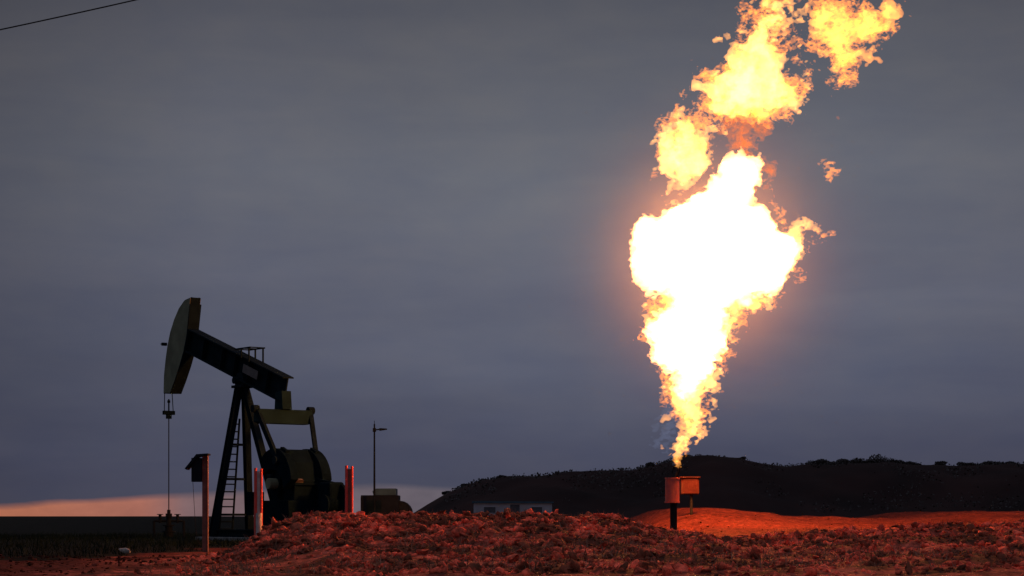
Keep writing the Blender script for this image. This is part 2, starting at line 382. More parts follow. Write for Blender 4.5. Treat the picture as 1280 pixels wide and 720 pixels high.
HV = np.stack([HX, HYY, HZ], -1).reshape(-1, 3); ni, nj = HX.shape; idx = np.arange(ni * nj).reshape(ni, nj)
HF = np.stack([idx[:-1, :-1], idx[1:, :-1], idx[1:, 1:], idx[:-1, 1:]], -1).reshape(-1, 4)
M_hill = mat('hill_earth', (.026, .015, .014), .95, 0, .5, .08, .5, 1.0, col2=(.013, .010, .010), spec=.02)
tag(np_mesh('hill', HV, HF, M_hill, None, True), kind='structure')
def leaf_clump(name, n, rx, ry, rz_, m, seed, leaf=.12, parent=None):
    r = np.random.default_rng(seed); d = r.normal(size=(n, 3)); d /= np.linalg.norm(d, axis=1, keepdims=True)
    lob = r.normal(size=(7, 3)) * .45; rad = r.random(n) ** .45
    c = d * rad[:, None] * .6 + lob[r.integers(0, 7, n)]
    c = c * np.array([rx, ry, rz_]); c[:, 2] = np.abs(c[:, 2])
    u = r.normal(size=(n, 3)); u /= np.linalg.norm(u, axis=1, keepdims=True); v2 = np.cross(u, r.normal(size=(n, 3))); v2 /= np.linalg.norm(v2, axis=1, keepdims=True)
    s = leaf * r.uniform(.5, 1.4, (n, 1))
    V = np.stack([c - u * s, c + v2 * s * .6, c + u * s, c - v2 * s * .6], 1).reshape(-1, 3)
    return np_mesh(name, V, np.arange(4 * n).reshape(-1, 4), m, parent)
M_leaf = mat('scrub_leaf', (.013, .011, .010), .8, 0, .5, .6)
M_bark = mat('bark', (.05, .035, .025), .9)
shr = [(1022, 6, 1.2), (1034, 5, .9), (1052, 5, 1.0), (1070, 6, 1.2), (1088, 5, 1.0), (1103, 9, 1.7), (1118, 6, 1.2), (1140, 3, .8), (1172, 2.5, .7), (1212, 3, .8), (1240, 4, 1.0), (1262, 3, .9),
       (602, 2.4, .5), (582, 2, .4), (628, 2.2, .5), (560, 2, .4), (812, 2.2, .5), (858, 2, .4), (925, 2, .4)]
ORD = ['first', 'second', 'third', 'fourth', 'fifth', 'sixth', 'seventh', 'eighth', 'ninth', 'tenth', 'eleventh', 'twelfth', 'thirteenth', 'fourteenth', 'fifteenth']
marks = {0: 'leftmost bush on the right half of the dark ridge', 5: 'tallest bush on the dark ridge, above the right part of the orange bank', 12: 'small bush on the steep left shoulder of the hill'}
for i, (px, hpx, wm) in enumerate(shr):
    Y = HY + 1; p = at(px, 0, Y); zz = float(ridge(np.array([p.x]))[0]) - .25
    e = empty('shrub', (p.x, Y, zz)); hh = hpx * .1 + .35
    part('trunk', M_bark, e, lambda bm: [tube(bm, (0, 0, -.2), (.1 * k - .1, .05, hh * .6), .05, .02, 6) for k in range(3)])
    c = leaf_clump('crown', 1500, wm * 1.3, wm, hh * .62, M_leaf, 100 + i, .12, e); c.location = (0, 0, .1)
    tag(e, marks.get(i) or '%s dark ridge bush from the %s %s of the flare' % (
        ORD[sum(1 for q in shr if (q[0] < 848) == (px < 848) and (q[0] < px if px < 848 else q[0] > px))], 'left' if px < 848 else 'right', 'end, left' if px < 848 else 'end, right'), 'bush', 'bushes along the ridge of the hill')
# scrub covering the slope
rr = np.random.default_rng(77); n = 9000
x = rr.uniform(-8, 70, n); y = rr.uniform(222, 256, n)
lob = fbm(x * .2, y * .2, 123, 3); ok = lob > -.02; x, y = x[ok], y[ok]; n = len(x)
zz = ridge(x) * sstep(212, 248, y) + rr.random(n) ** 2 * .35 - .1
ok = ridge(x) > .6; x, y, zz = x[ok], y[ok], zz[ok]; n = len(x)
u = rr.normal(size=(n, 3)); u /= np.linalg.norm(u, axis=1, keepdims=True); v2 = np.cross(u, rr.normal(size=(n, 3))); v2 /= np.linalg.norm(v2, axis=1, keepdims=True)
c = np.stack([x, y, zz], -1); s = rr.uniform(.08, .22, (n, 1))
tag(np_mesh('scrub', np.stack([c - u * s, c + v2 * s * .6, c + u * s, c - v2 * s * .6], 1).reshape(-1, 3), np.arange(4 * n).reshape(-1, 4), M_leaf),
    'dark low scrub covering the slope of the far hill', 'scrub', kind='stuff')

# ------------------------------------------------------------------ low grey building in front of the hill
BY = 190.0
M_wall = mat('grey_cladding', (.19, .23, .28), .8, 0, .2, .8)
M_glassd = mat('dark_window', (.05, .06, .075), .8, spec=.02)
e = empty('building', (at(641, 0, BY).x, BY, 0)); bw = (690 - 592) / F * BY; bh = CZ + (HOR - 629) / F * BY
part('wall', M_wall, e, lambda bm: box(bm, (0, 3, bh / 2), (bw, 6, bh)))
def f(bm):
    prism(bm, [(-bw / 2 - .15, bh), (bw / 2 + .15, bh), (bw / 2 + .15, bh + .14), (-bw / 2 - .15, bh + .2)], -.2, 6.2)
part('roof', M_roof, e, f)
for cx_, w_, z0, z1 in ((-2.2, 1.1, 1.2, 1.75), (2.3, 1.0, 1.2, 1.75)):
    wn = part('window', M_glassd, e, lambda bm: box(bm, (cx_, -.02, (z0 + z1) / 2), (w_, .04, z1 - z0)))
    def f(bm):
        for dx in (-w_ / 2 - .03, w_ / 2 + .03): box(bm, (cx_ + dx, -.035, (z0 + z1) / 2), (.06, .07, z1 - z0 + .12))
        for zz_ in (z0 - .03, z1 + .03): box(bm, (cx_, -.033, zz_), (w_ - .004, .066, .06))
    part('frame', M_wall, wn, f)
def f(bm): box(bm, (.2, -.02, 1.0), (.9, .04, 2.0))
d_ = part('door', M_glassd, e, f); part('handle', M_steel, d_, lambda bm: tube(bm, (.55, -.08, .95), (.55, -.08, 1.15), .02))
tag(e, 'long low grey building with a flat roof in front of the hill', 'building')

# ------------------------------------------------------------------ pump jack
ux, uy = -.6, .8
P0 = Vector(((305 - CX) / F * 75, 75, 0.0))
pj = empty('pump_jack', P0, math.atan2(uy, ux))
tag(pj, 'dark green oil pump jack with its horse head raised, left of the flare', 'oil pump')
def T(px, py, s=0.0):
    """(t, z) of the point seen at px, py in the pump's vertical plane at lateral offset s"""
    k = (px - CX) / F; X0 = P0.x - .8 * s; Y0 = P0.y - .6 * s
    t = (X0 - k * Y0) / (k * uy - ux); Y = Y0 + uy * t
    return t, CZ + (HOR - py) / F * Y
# walking beam (H-section) and its ends
b0 = T(240, 426); b1 = T(358, 487)
def V3(tz, s=0): return Vector((tz[0], s, tz[1]))
def f(bm):
    a, b = V3(b0), V3(b1); z = (b - a).normalized(); x = Vector((0, 1, 0)); y = z.cross(x); H = .88
    for o, sx, sy in ((y * (H / 2), .46, .05), (-y * (H / 2), .46, .05), (Vector(), .05, H - .056)):
        Mx = Matrix((x, y, z)).transposed().to_4x4(); Mx.translation = (a + b) / 2 + o
        bmesh.ops.create_cube(bm, size=1, matrix=Mx @ Matrix.Diagonal((sx, sy, (b - a).length, 1)))
    for q in (.18, .38, .52, .66, .85):
        c = a.lerp(b, q)
        for sg in (-1, 1):
            Mx = Matrix((x, y, z)).transposed().to_4x4(); Mx.translation = c + x * sg * .127
            bmesh.ops.create_cube(bm, size=1, matrix=Mx @ Matrix.Diagonal((.2, H - .056, .025, 1)))
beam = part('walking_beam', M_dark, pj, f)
bdir = (V3(b1) - V3(b0)).normalized(); bup = Vector((0, 1, 0)).cross(bdir) * -1
if bup.z < 0: bup = -bup
def f(bm):
    c = V3(T(320, 465)) + Vector((0, .245, 0)); Mx = Matrix((bdir, Vector((0, 1, 0)), bup)).transposed().to_4x4(); Mx.translation = c
    bmesh.ops.create_cube(bm, size=1, matrix=Mx @ Matrix.Diagonal((1.15, .02, .32, 1)))
part('name_plate', M_plate, beam, f)
# horse head: a box section between two curved side plates
outer = [(239, 371.5), (231, 375), (224, 385), (218, 399), (213, 415), (209.5, 432), (207, 450), (205, 470), (204.5, 492)]
inner = [(213, 492), (219, 476), (225, 458), (230, 440), (234, 420), (236, 400), (238, 380)]
SH = .21
op = [T(a, b, SH) for a, b in outer]; ip = [T(a, b, SH) for a, b in inner]
def f(bm): prism(bm, op + ip, -SH, SH)
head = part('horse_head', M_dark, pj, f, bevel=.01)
hc = (sum(q[0] for q in op + ip) / len(op + ip), sum(q[1] for q in op + ip) / len(op + ip))
shr_ = [(hc[0] + (q[0] - hc[0]) * .975, hc[1] + (q[1] - hc[1]) * .985) for q in op + ip]
for sg in (-1, 1):
    part('side_plate', M_olive, head, lambda bm: prism(bm, shr_, sg * (SH + .003), sg * (SH + .018)))
def f(bm):
    bk = [(p[0], p[1]) for p in ip][::-1]
    off = [(p[0] - .05, p[1]) for p in bk]
    prism(bm, bk + off[::-1], -SH - .04, SH + .04)
part('back_plate', M_dark, head, f)
def f(bm):
    for sg in (-1, 1):
        for k in range(len(op) - 1):
            a = (op[k][0] + .035, sg * .16, op[k][1]); b = (op[k + 1][0] + .035, sg * .16, op[k + 1][1]); tube(bm, a, b, .018, seg=6)
part('bridle_wrap', M_steel, head, f)
def f(bm):
    a = V3(T(207, 430)); tube(bm, a + Vector((-.05, 0, 0)), a + Vector((.42, 0, .03)), .05, .02, 8); box(bm, a + Vector((.12, 0, 0)), (.12, .2, .12))
part('cable_guard', M_steel, head, f)
# bridle, carrier bar and polished rod
rodt = T(211, 500)[0]; z0 = T(204.5, 492, 0)[1]; zc = T(211, 516)[1]
def f(bm):
    for sg in (-1, 1): tube(bm, (op[-1][0] + .0, sg * .16, z0 + .1), (rodt, sg * .2, zc), .018, seg=8)
br = part('bridle', M_black, pj, f)
def f(bm):
    box(bm, (rodt, 0, zc), (.14, .5, .16)); tube(bm, (rodt, 0, zc), (rodt, 0, zc + .55), .03); box(bm, (rodt, 0, zc - .16), (.1, .22, .16)); tube(bm, (rodt, 0, zc + .4), (rodt, 0, zc + .5), .06)
part('carrier_bar', M_black, pj, f, bevel=.01)
part('polished_rod', M_steel, pj, lambda bm: tube(bm, (rodt, 0, .9), (rodt, 0, zc), .022, seg=8))
# samson post
tz = T(304, 478); top = V3(tz)
legs = [((1.0, .8, .12), .13), ((1.0, -.8, .12), -.13)]
def leg(bm, foot, s):
    ibeam(bm, foot, top + Vector((.08 * (1 if foot[0] > 0 else -1), s, -.12)), .24, .24, Vector((0, 1, 0)))
for foot, s in legs: part('leg', M_dark, pj, lambda bm: leg(bm, foot, s))
part('leg', M_dark, pj, lambda bm: leg(bm, (-2.95, 0, .12), 0))
def lp(k, z):     # point on front leg k at height z
    ft = Vector(legs[k][0]); tp = top + Vector((.08, legs[k][1], -.12)); q = (z - ft.z) / (tp.z - ft.z); return ft.lerp(tp, q)
for z_ in (.95, 2.3, 3.6):
    part('cross_brace', M_dark, pj, lambda bm: bar(bm, lp(0, z_), lp(1, z_), .09, .09))
def f(bm):
    box(bm, top + Vector((0, 0, -.16)), (.75, .62, .1))
    prism(bm, [(tz[0] - .36, tz[1] - .1), (tz[0] + .36, tz[1] - .1), (tz[0] + .2, tz[1] + .35), (tz[0] - .2, tz[1] + .35)], -.17, .17)
    tube(bm, top + Vector((0, -.42, .06)), top + Vector((0, .42, .06)), .13, seg=20)
part('saddle_bearing', M_dark, pj, f, bevel=.012)
# rail above the beam
ra = T(303, 437); rb = T(322, 437)
def f(bm):
    za = ra[1]; t0, t1 = ra[0], rb[0]
    tm = t0 - .45
    for s in (-.3, .3):
        bar(bm, (t0, s, za), (t1, s, za), .05, .05)
        for t in (tm, t1 + .12):
            q = (t - b0[0]) / (b1[0] - b0[0]); zb = b0[1] + q * (b1[1] - b0[1]) + .44
            bar(bm, (t, s, zb), (t, s, za), .05, .05)
    for t in (t0, (t0 + t1) / 2, t1): bar(bm, (t, -.3, za - .0), (t, .3, za - .0), .04, .04)
part('guard_rail', M_dark, beam, f)
# ladder on the front legs
lad = empty('ladder', (0, 0, 0)); lad.parent = pj
def rail(bm, s):
    tube(bm, (1.22, s, .15), (.42 + .8 * .16, s * .72, .15 + (tz[1] - .65) * .84), .042, seg=8)
for s in (-.16, .42): part('rail', M_dark, lad, lambda bm: rail(bm, s))
for k in range(15):
    q = k / 17; z_ = .4 + q * (tz[1] - 1.1); t_ = 1.22 - .8 * (z_ - .15) / (tz[1] - .65)
    part('rung', M_dark, lad, lambda bm: tube(bm, (t_, -.16 * (1 - .3 * q), z_), (t_, .42 * (1 - .3 * q), z_), .026, seg=6))
# equaliser, tail bearing and pitmans
eq = T(354, 519); st = T(366, 605)
def f(bm):
    h = .24
    A = [(-1.12, -.27), (-.95, -.33), (.95, -.33), (1.12, -.27), (1.12, .2), (-1.12, .2)]
    vs0 = [bm.verts.new((eq[0] - .2, a, eq[1] + b)) for a, b in A]; vs1 = [bm.verts.new((eq[0] + .2, a, eq[1] + b)) for a, b in A]
    bm.faces.new(vs0); bm.faces.new(vs1[::-1])
    for i in range(6): bm.faces.new((vs0[i], vs0[(i + 1) % 6], vs1[(i + 1) % 6], vs1[i]))
part('equalizer', M_olive_dim, pj, f, bevel=.02)
tail = T(357, 492)
def f(bm):
    prism(bm, [(eq[0] - .3, eq[1] + .2), (eq[0] + .3, eq[1] + .2), (tail[0] + .42, tail[1] + .05), (tail[0] - .06, tail[1] + .1)], -.2, .2)
part('tail_bearing', M_olive_dim, pj, f, bevel=.02)
crank_dir = Vector((T(379, 583)[0] - st[0] + .35, 0, .95)).normalized()
pin = Vector((st[0], 0, st[1])) + crank_dir * .9
SC = .62
for sg in (1, -1):
    part('pitman', M_dark, pj, lambda bm: (bar(bm, (eq[0], sg * 1.14, eq[1] + .26), (pin.x, sg * (SC + .2), pin.z), .15, .17),
                                           tube(bm, (eq[0], sg * 1.04, eq[1] + .2), (eq[0], sg * 1.28, eq[1] + .2), .14),
                                           tube(bm, (pin.x, sg * (SC + .05), pin.z), (pin.x, sg * (SC + .36), pin.z), .15)))
    side = Vector((0, 1, 0)).cross(crank_dir)
    def f(bm):
        a = Vector((st[0], sg * SC, st[1]))
        bar(bm, a - crank_dir * .45, a + crank_dir * 1.35, .42, .16, up=Vector((0, 1, 0)))
    ck = part('crank', M_black, pj, f, bevel=.02)
    def f(bm):   # two fan shaped weights bolted on the crank
        for s0, s1 in ((SC - .1, SC + .2) if sg > 0 else (-SC - .26, -SC + .14),):
            pts = []
            for a_ in np.linspace(-62, 62, 15):
                d = crank_dir * math.cos(R(a_)) + side * math.sin(R(a_)); pts.append((st[0] + d.x * 1.28, st[1] + d.z * 1.28))
            for a_ in np.linspace(80, -80, 5):
                d = crank_dir * math.cos(R(a_)) * .5 + side * math.sin(R(a_)) * .75; pts.append((st[0] + d.x, st[1] + d.z))
            prism(bm, pts, s0, s1)
    part('counterweight', M_black, ck, f, bevel=.02)
    def f(bm): tube(bm, (st[0], sg * (SC - .2), st[1]), (st[0], sg * (SC + .42), st[1]), .2)
    part('hub', M_olive, ck, f, bevel=.02)
# gear reducer on its pedestal
def f(bm):
    pts = [(-.85, -.55), (.75, -.55), (.85, .1), (.62, .5), (.25, .72), (-.3, .72), (-.72, .45), (-.9, .05)]
    prism(bm, [(st[0] + a, st[1] + b * (1.25 if b < 0 else 1.72)) for a, b in pts], -.46, .46)
    box(bm, (st[0], 0, st[1] - .02), (1.95, 1.0, .1))
    for a in (-.7, .55):
        box(bm, (st[0] + a, 0, st[1] + .1), (.12, 1.0, .5))
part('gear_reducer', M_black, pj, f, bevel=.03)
def f(bm):
    prism(bm, [(st[0] - 1.15, .35), (st[0] + 1.15, .35), (st[0] + 1.0, st[1] - .6), (st[0] - 1.0, st[1] - .6)], -.8, .8)
part('pedestal', M_black, pj, f, bevel=.02)
part('inspection_cover', M_plate, pj, lambda bm: tube(bm, (st[0] - .93, .28, st[1] + .02), (st[0] - .89, .28, st[1] + .06), .17, seg=16))
# belt guard, motor, control box
mt = T(414, 620, -.3)
def f(bm):
    pts = []
    cx0, cz0, r0, cx1, cz1, r1 = mt[0] - .25, 1.45, .6, st[0] - .55, 1.95, .38
    for a_ in np.linspace(100, 270, 12): pts.append((cx0 + r0 * math.cos(R(a_)), cz0 + r0 * math.sin(R(a_))))
    for a_ in np.linspace(-80, 80, 10): pts.append((cx1 + r1 * math.cos(R(a_)), cz1 + r1 * math.sin(R(a_))))
    prism(bm, pts, -.56, -.42)
part('belt_guard', M_black, pj, f, bevel=.02)
def f(bm):
    tube(bm, (mt[0] - .1, -.78, 1.3), (mt[0] - .1, .1, 1.3), .36, seg=24)
    for k in range(14): tube(bm, (mt[0] - .1, -.72 + k * .055, 1.3), (mt[0] - .1, -.70 + k * .055, 1.3), .385, seg=24)
    box(bm, (mt[0] - .1, -.35, 1.68), (.3, .3, .2)); box(bm, (mt[0] - .1, -.35, .86), (.6, .7, .2))
part('motor', M_black, pj, f)
def f(bm):
    box(bm, (mt[0], -.3, 1.55), (.8, .62, 1.1))
part('engine_cover', M_black, pj, f, bevel=.08)
def f(bm): box(bm, (st[0] + 1.05, .95, 1.35), (.42, .5, .85)); box(bm, (st[0] + 1.05, .95, .6), (.1, .1, .9))
part('brake_box', M_black, pj, f, bevel=.02)
def f(bm):
    for s in (-.62, .62): ibeam(bm, (1.5, s, .24), (mt[0] - 1.0, s, .24), .22, .3)
    for t in np.linspace(1.3, mt[0] - .8, 8): box(bm, (t, 0, .24), (.14, 1.02, .2))
    box(bm, (mt[0] - .1, -.2, .58), (1.3, 1.3, .36))
part('skid', M_dark, pj, f)
part('foundation', M_conc, pj, lambda bm: box(bm, ((1.7 + mt[0] - 1.1) / 2, 0, .03), (1.7 - mt[0] + 1.3, 2.2, .16)), bevel=.02)

# wellhead
wp = P0 + Vector((ux, uy, 0)) * rodt
e = empty('wellhead', (wp.x, wp.y, 0))
tag(e, 'dark wellhead with side valve under the pump rod', 'wellhead')
def f(bm):
    for z0_, z1_, r_ in ((0, .25, .2), (.25, .3, .27), (.3, .5, .15), (.5, .55, .24), (.55, .85, .1), (.85, 1.0, .13), (1.0, 1.15, .07)): tube(bm, (0, 0, z0_), (0, 0, z1_), r_, seg=20)
part('casing', M_steel, e, f)
for sg in (-1, 1):
    v = part('valve', M_steel, e, lambda bm: (tube(bm, (0, 0, .7), (sg * .6, 0, .7), .05), tube(bm, (sg * .35, 0, .62), (sg * .35, 0, .95), .06), tube(bm, (sg * .6, 0, .7), (sg * .6, 0, .05), .05)))
    part('handwheel', M_steel, v, lambda bm: tube(bm, (sg * .35, 0, .95), (sg * .35, 0, .98), .13, seg=20))

# ------------------------------------------------------------------ posts
def gz(x, y): return float(height(np.array([x]), np.array([y]))[0])
# post with sloping roofed box
Y = 50.0; p = at(256, 0, Y); g = gz(p.x, Y)
e = empty('box_post', (p.x, Y, g)); s = Y / F
zt = CZ + (HOR - 569) * s - g
def f(bm): box(bm, (0, 0, zt / 2 - .1), (.115, .115, zt + .2)); box(bm, (.072, -.0, zt / 2 - .1), (.028, .16, zt + .2))
part('post', M_wood, e, f, bevel=.006)
def f(bm): box(bm, (-.19, -.0, zt - .37), (.25, .32, .6))
bx_ = part('box', M_box, e, f, bevel=.01)
def f(bm):
    prism(bm, [(-.47, zt - .34), (-.43, zt - .37), (-.16, zt - .05), (.11, zt + .0), (.11, zt + .04), (-.18, zt + .02)], -.24, .24)
part('roof', M_box, bx_, f)
def f(bm):
    tube(bm, (-.3, .0, zt - .66), (-.24, 0, .72), .006, seg=6); tube(bm, (-.24, 0, .72), (-.2, .02, .3), .006, seg=6); tube(bm, (-.2, .02, .3), (-.06, .03, .1), .006, seg=6)
part('cable', M_rubber, e, f)
tag(e, 'reddish wooden post carrying a dark box with a sloping roof, left of the pump', 'post')
# guard posts: red steel channel posts with a pale web
def guard_post(pxc, wpx, ytop, Y, label, pale_low):
    p = at(pxc, 0, Y); g = gz(p.x, Y); s = Y / F; W = wpx * s; zt = CZ + (HOR - ytop) * s - g
    e = empty('guard_post', (p.x, Y, g))
    part('channel', M_red, e, lambda bm: (tube(bm, (-W / 2 + W * .17, 0, -.2), (-W / 2 + W * .17, 0, zt), W * .17, seg=12), ), smooth=False)
    part('web', M_pale if pale_low else M_wood, e, lambda bm: box(bm, (W * .02, .02, (zt - .1) / 2), (W * .36, .02, zt - .1)))
    part('edge_tube', M_red, e, lambda bm: tube(bm, (W / 2 - W * .17, 0, -.2), (W / 2 - W * .17, 0, zt - .02), W * .15, seg=12))
    if pale_low: part('sleeve', M_pale, e, lambda bm: tube(bm, (0.02, -.02, -.1), (0.02, -.02, zt * .42), W * .36, seg=14))
    tag(e, label, 'post', 'red guard posts by the oil pump'); return e
guard_post(323, 11, 585, 60, 'red guard post with a pale lower sleeve, left of the pump gearbox', True)
guard_post(436.5, 10.5, 582, 60, 'red guard post behind the berm, right of the pump motor', False)

# ------------------------------------------------------------------ tank unit with mast right of the pump
Y = 88.0; p0 = at(451, 0, Y); g = gz(p0.x + .8, Y); s = Y / F
e = empty('equipment_shed', (p0.x, Y, g)); W = 47 * s; H1 = CZ + (HOR - 619) * s - g; H2 = CZ + (HOR - 610.5) * s - g
part('cabinet', M_box, e, lambda bm: (box(bm, (W * .5, .8, H1 / 2), (W, 1.6, H1)), box(bm, (W * .02, .8, H1 / 2), (.08, 1.7, H1 - .1))), bevel=.02)
def f(bm): prism(bm, [(W * .33, H1), (W * .93, H1), (W * .93, H2), (W * .4, H2), (W * .3, H2 - .12)], .15, 1.45)
part('lid', M_roof, e, f, bevel=.02)
part('side_tank', M_box, e, lambda bm: tube(bm, (W * 1.0, .2, H1 * .55), (W * 1.0, 1.4, H1 * .55), H1 * .32, seg=20))
part('door', M_dark, e, lambda bm: box(bm, (W * .35, -.012, H1 * .5), (W * .4, .02, H1 * .75)))
tag(e, 'dark equipment cabinet with a grey raised lid behind the berm', 'cabinet')
Y = 87.0; p = at(468, 0, Y); g = gz(p.x, Y); s = Y / F; zt = CZ + (HOR - 530) * s - g
e = empty('mast', (p.x, Y, g))
part('pole', M_steel, e, lambda bm: tube(bm, (0, 0, -.1), (0, 0, zt), .055, .035, seg=10))
part('arm', M_steel, e, lambda bm: (tube(bm, (-.05, 0, zt - .27), (.3, 0, zt - .22), .03, seg=8), box(bm, (0, 0, zt - .26), (.14, .14, .16)), tube(bm, (0, 0, zt - .05), (0, 0, zt + .15), .012)))
part('lamp_head', M_steel, e, lambda bm: prism(bm, [(.22, zt - .3), (.55, zt - .25), (.55, zt - .2), (.22, zt - .18)], -.07, .07))
tag(e, 'tall thin mast with a short arm beside the equipment cabinet', 'mast')

# ------------------------------------------------------------------ flare burner and instrument box
Y = FY; p = at(842, 0, Y); g = gz(p.x, Y); s = Y / F
def zz(py): return CZ + (HOR - py) * s - g
e = empty('flare_stack', (p.x, Y, g))
tag(e, 'short flare burner with a rust red sleeve from which the flame rises', 'flare burner')
M_sleeve3 = mat('rusty_box_paint', (.07, .012, .009), .75, 0, .35, 4, .15, 20, col2=(.06, .022, .018), spec=.05)
M_sleeve2 = mat('faded_box_paint', (.075, .018, .016), .7, 0, .35, 4, .15, 20, spec=.05)
M_sleeve = mat('heat_stained_sleeve', (.36, .08, .04), .65, .1, .35, 4, .15, 20, col2=(.20, .05, .04))
part('riser', M_steel, e, lambda bm: tube(bm, (0, 0, -.3), (0, 0, zz(627)), .11, seg=20))
part('sleeve', M_sleeve, e, lambda bm: (tube(bm, (-.04, 0, zz(628)), (-.04, 0, zz(598)), .22, seg=28), tube(bm, (-.04, 0, zz(599)), (-.04, 0, zz(597)), .235, seg=28), tube(bm, (-.04, 0, zz(628.5)), (-.04, 0, zz(626.5)), .235, seg=28)))
part('burner_pipe', M_steel, e, lambda bm: (tube(bm, (.05, 0, zz(600)), (.16, 0, zz(588)), .05, seg=14), tube(bm, (.16, 0, zz(588)), (.18, 0, zz(580)), .065, .05, seg=14), tube(bm, (.1, -.09, zz(596)), (.2, -.09, zz(581)), .018, seg=8)))
Y = 67.5; p = at(862, 0, Y); g2 = gz(p.x, Y); s2 = Y / F
def zy(py): return CZ + (HOR - py) * s2 - g2
e = empty('instrument_box', (p.x, Y, g2))
tag(e, 'square box on a short pole standing right of the flare burner', 'box')
part('pole', M_grey, e, lambda bm: tube(bm, (.06, 0, -.1), (.06, 0, zy(618)), .05, seg=12))
def f(bm): box(bm, (0, .02, (zy(597) + zy(618)) / 2), (.62, .36, zy(597) - zy(618)))
bx_ = part('case', M_sleeve3, e, f, bevel=.03)
def f(bm): box(bm, (.02, -.172, (zy(597) + zy(618)) / 2), (.46, .02, .5)); box(bm, (.2, -.19, (zy(597) + zy(618)) / 2), (.03, .03, .12))
part('door', M_sleeve2, bx_, f)
part('hood', M_sleeve3, bx_, lambda bm: box(bm, (0, 0, zy(597) + .015), (.7, .46, .03)))

# ------------------------------------------------------------------ overhead cable
def wire(X): return Vector((X, 38 + (X + 32) * .12, 11.2 + .257 * (X + 8.9) + .003 * (X + 8.9) ** 2))
bm = bmesh.new(); prev = None
for X in np.linspace(-32, 13, 60):
    c = wire(X)
    if prev is not None: tube(bm, prev, c, .014, seg=6)
    prev = c
tag(link_bm('power_cable', bm, M_rubber), 'single black overhead cable crossing the top left of the sky', 'cable')
for X, lab in ((-32, 'shorter wooden pole at the left end of the overhead cable'), (13, 'tall wooden pole at the right end of the overhead cable')):
    c = wire(X); g = gz(c.x, c.y); e = empty('utility_pole', (c.x, c.y, g)); hh = c.z - g
    part('pole', M_wood, e, lambda bm: tube(bm, (0, .16, -.3), (0, .16, hh + .3), .17, .11, 16))
    part('crossarm', M_wood, e, lambda bm: box(bm, (0, .1, hh - .25), (.12, 2.0, .14)))
    part('insulator', M_rubber, e, lambda bm: (tube(bm, (0, 0, hh - .2), (0, 0, hh - .01), .05, .03, 12), tube(bm, (0, 0, hh - .1), (0, 0, hh - .06), .07, seg=12)))
    tag(e, lab, 'pole')

# ------------------------------------------------------------------ flame
def fft_noise(shape, beta, lo, seed, stretch=(1, 1, 1)):
    """gaussian noise with a power-law spectrum; lo = largest wavelength in cells"""
    r = np.random.default_rng(seed); w_ = r.standard_normal(shape).astype(np.float32)
    Fw = np.fft.rfftn(w_)
    k = [np.fft.fftfreq(n_).astype(np.float32) * st_ for n_, st_ in zip(shape[:2], stretch[:2])] + [np.fft.rfftfreq(shape[2]).astype(np.float32) * stretch[2]]
    K = np.sqrt(k[0][:, None, None] ** 2 + k[1][None, :, None] ** 2 + k[2][None, None, :] ** 2)
    A = np.where(K > 0, (K ** 2 + (1 / lo) ** 2) ** (-beta / 2), 0); A = A * np.exp(-(K / .33) ** 4)
    out = np.fft.irfftn(Fw * A, s=shape, axes=(0, 1, 2)); return (out / out.std()).astype(np.float32)
def surface_nets(f):
    s = f > 0; nx, ny, nz = f.shape
    c = np.zeros((nx - 1, ny - 1, nz - 1), np.uint8)
    for i in (0, 1):
        for j in (0, 1):
            for k in (0, 1): c += s[i:nx - 1 + i, j:ny - 1 + j, k:nz - 1 + k]
    act = np.argwhere((c > 0) & (c < 8)); n = len(act); I = -np.ones(c.shape, np.int32); I[tuple(act.T)] = np.arange(n)
    acc = np.zeros((n, 3), np.float32); cnt = np.zeros(n, np.float32)
    cor = [(i, j, k) for i in (0, 1) for j in (0, 1) for k in (0, 1)]
    val = {o: f[act[:, 0] + o[0], act[:, 1] + o[1], act[:, 2] + o[2]] for o in cor}
    for o in cor:
        for ax in range(3):
            if o[ax]: continue
            o2 = list(o); o2[ax] = 1; o2 = tuple(o2); a, b = val[o], val[o2]; m = (a > 0) != (b > 0)
            t = np.where(m, a / np.where(m, a - b, 1), 0); p_ = np.array(o, np.float32)[None] + np.zeros((n, 1), np.float32); p_[:, ax] = t
            acc += p_ * m[:, None]; cnt += m
    v = act + acc / cnt[:, None]
    fs = []
    for ax in range(3):
        sl = [slice(1, -1)] * 3; sl2 = [slice(1, -1)] * 3; sl[ax] = slice(0, -1); sl2[ax] = slice(1, None)
        A = s[tuple(sl)]; B = s[tuple(sl2)]; e_ = np.argwhere(A != B); flip = A[tuple(e_.T)]
        off = np.array([1, 1, 1]); off[ax] = 0; e_ = e_ + off
        b_, c_ = [(1, 2), (2, 0), (0, 1)][ax]
        q = []
        for db, dc in ((-1, -1), (0, -1), (0, 0), (-1, 0)):
            p_ = e_.copy(); p_[:, b_] += db; p_[:, c_] += dc; q.append(I[tuple(p_.T)])
        q = np.stack(q, -1); q[~flip] = q[~flip][:, ::-1]; fs.append(q)
    return v, np.concatenate(fs)
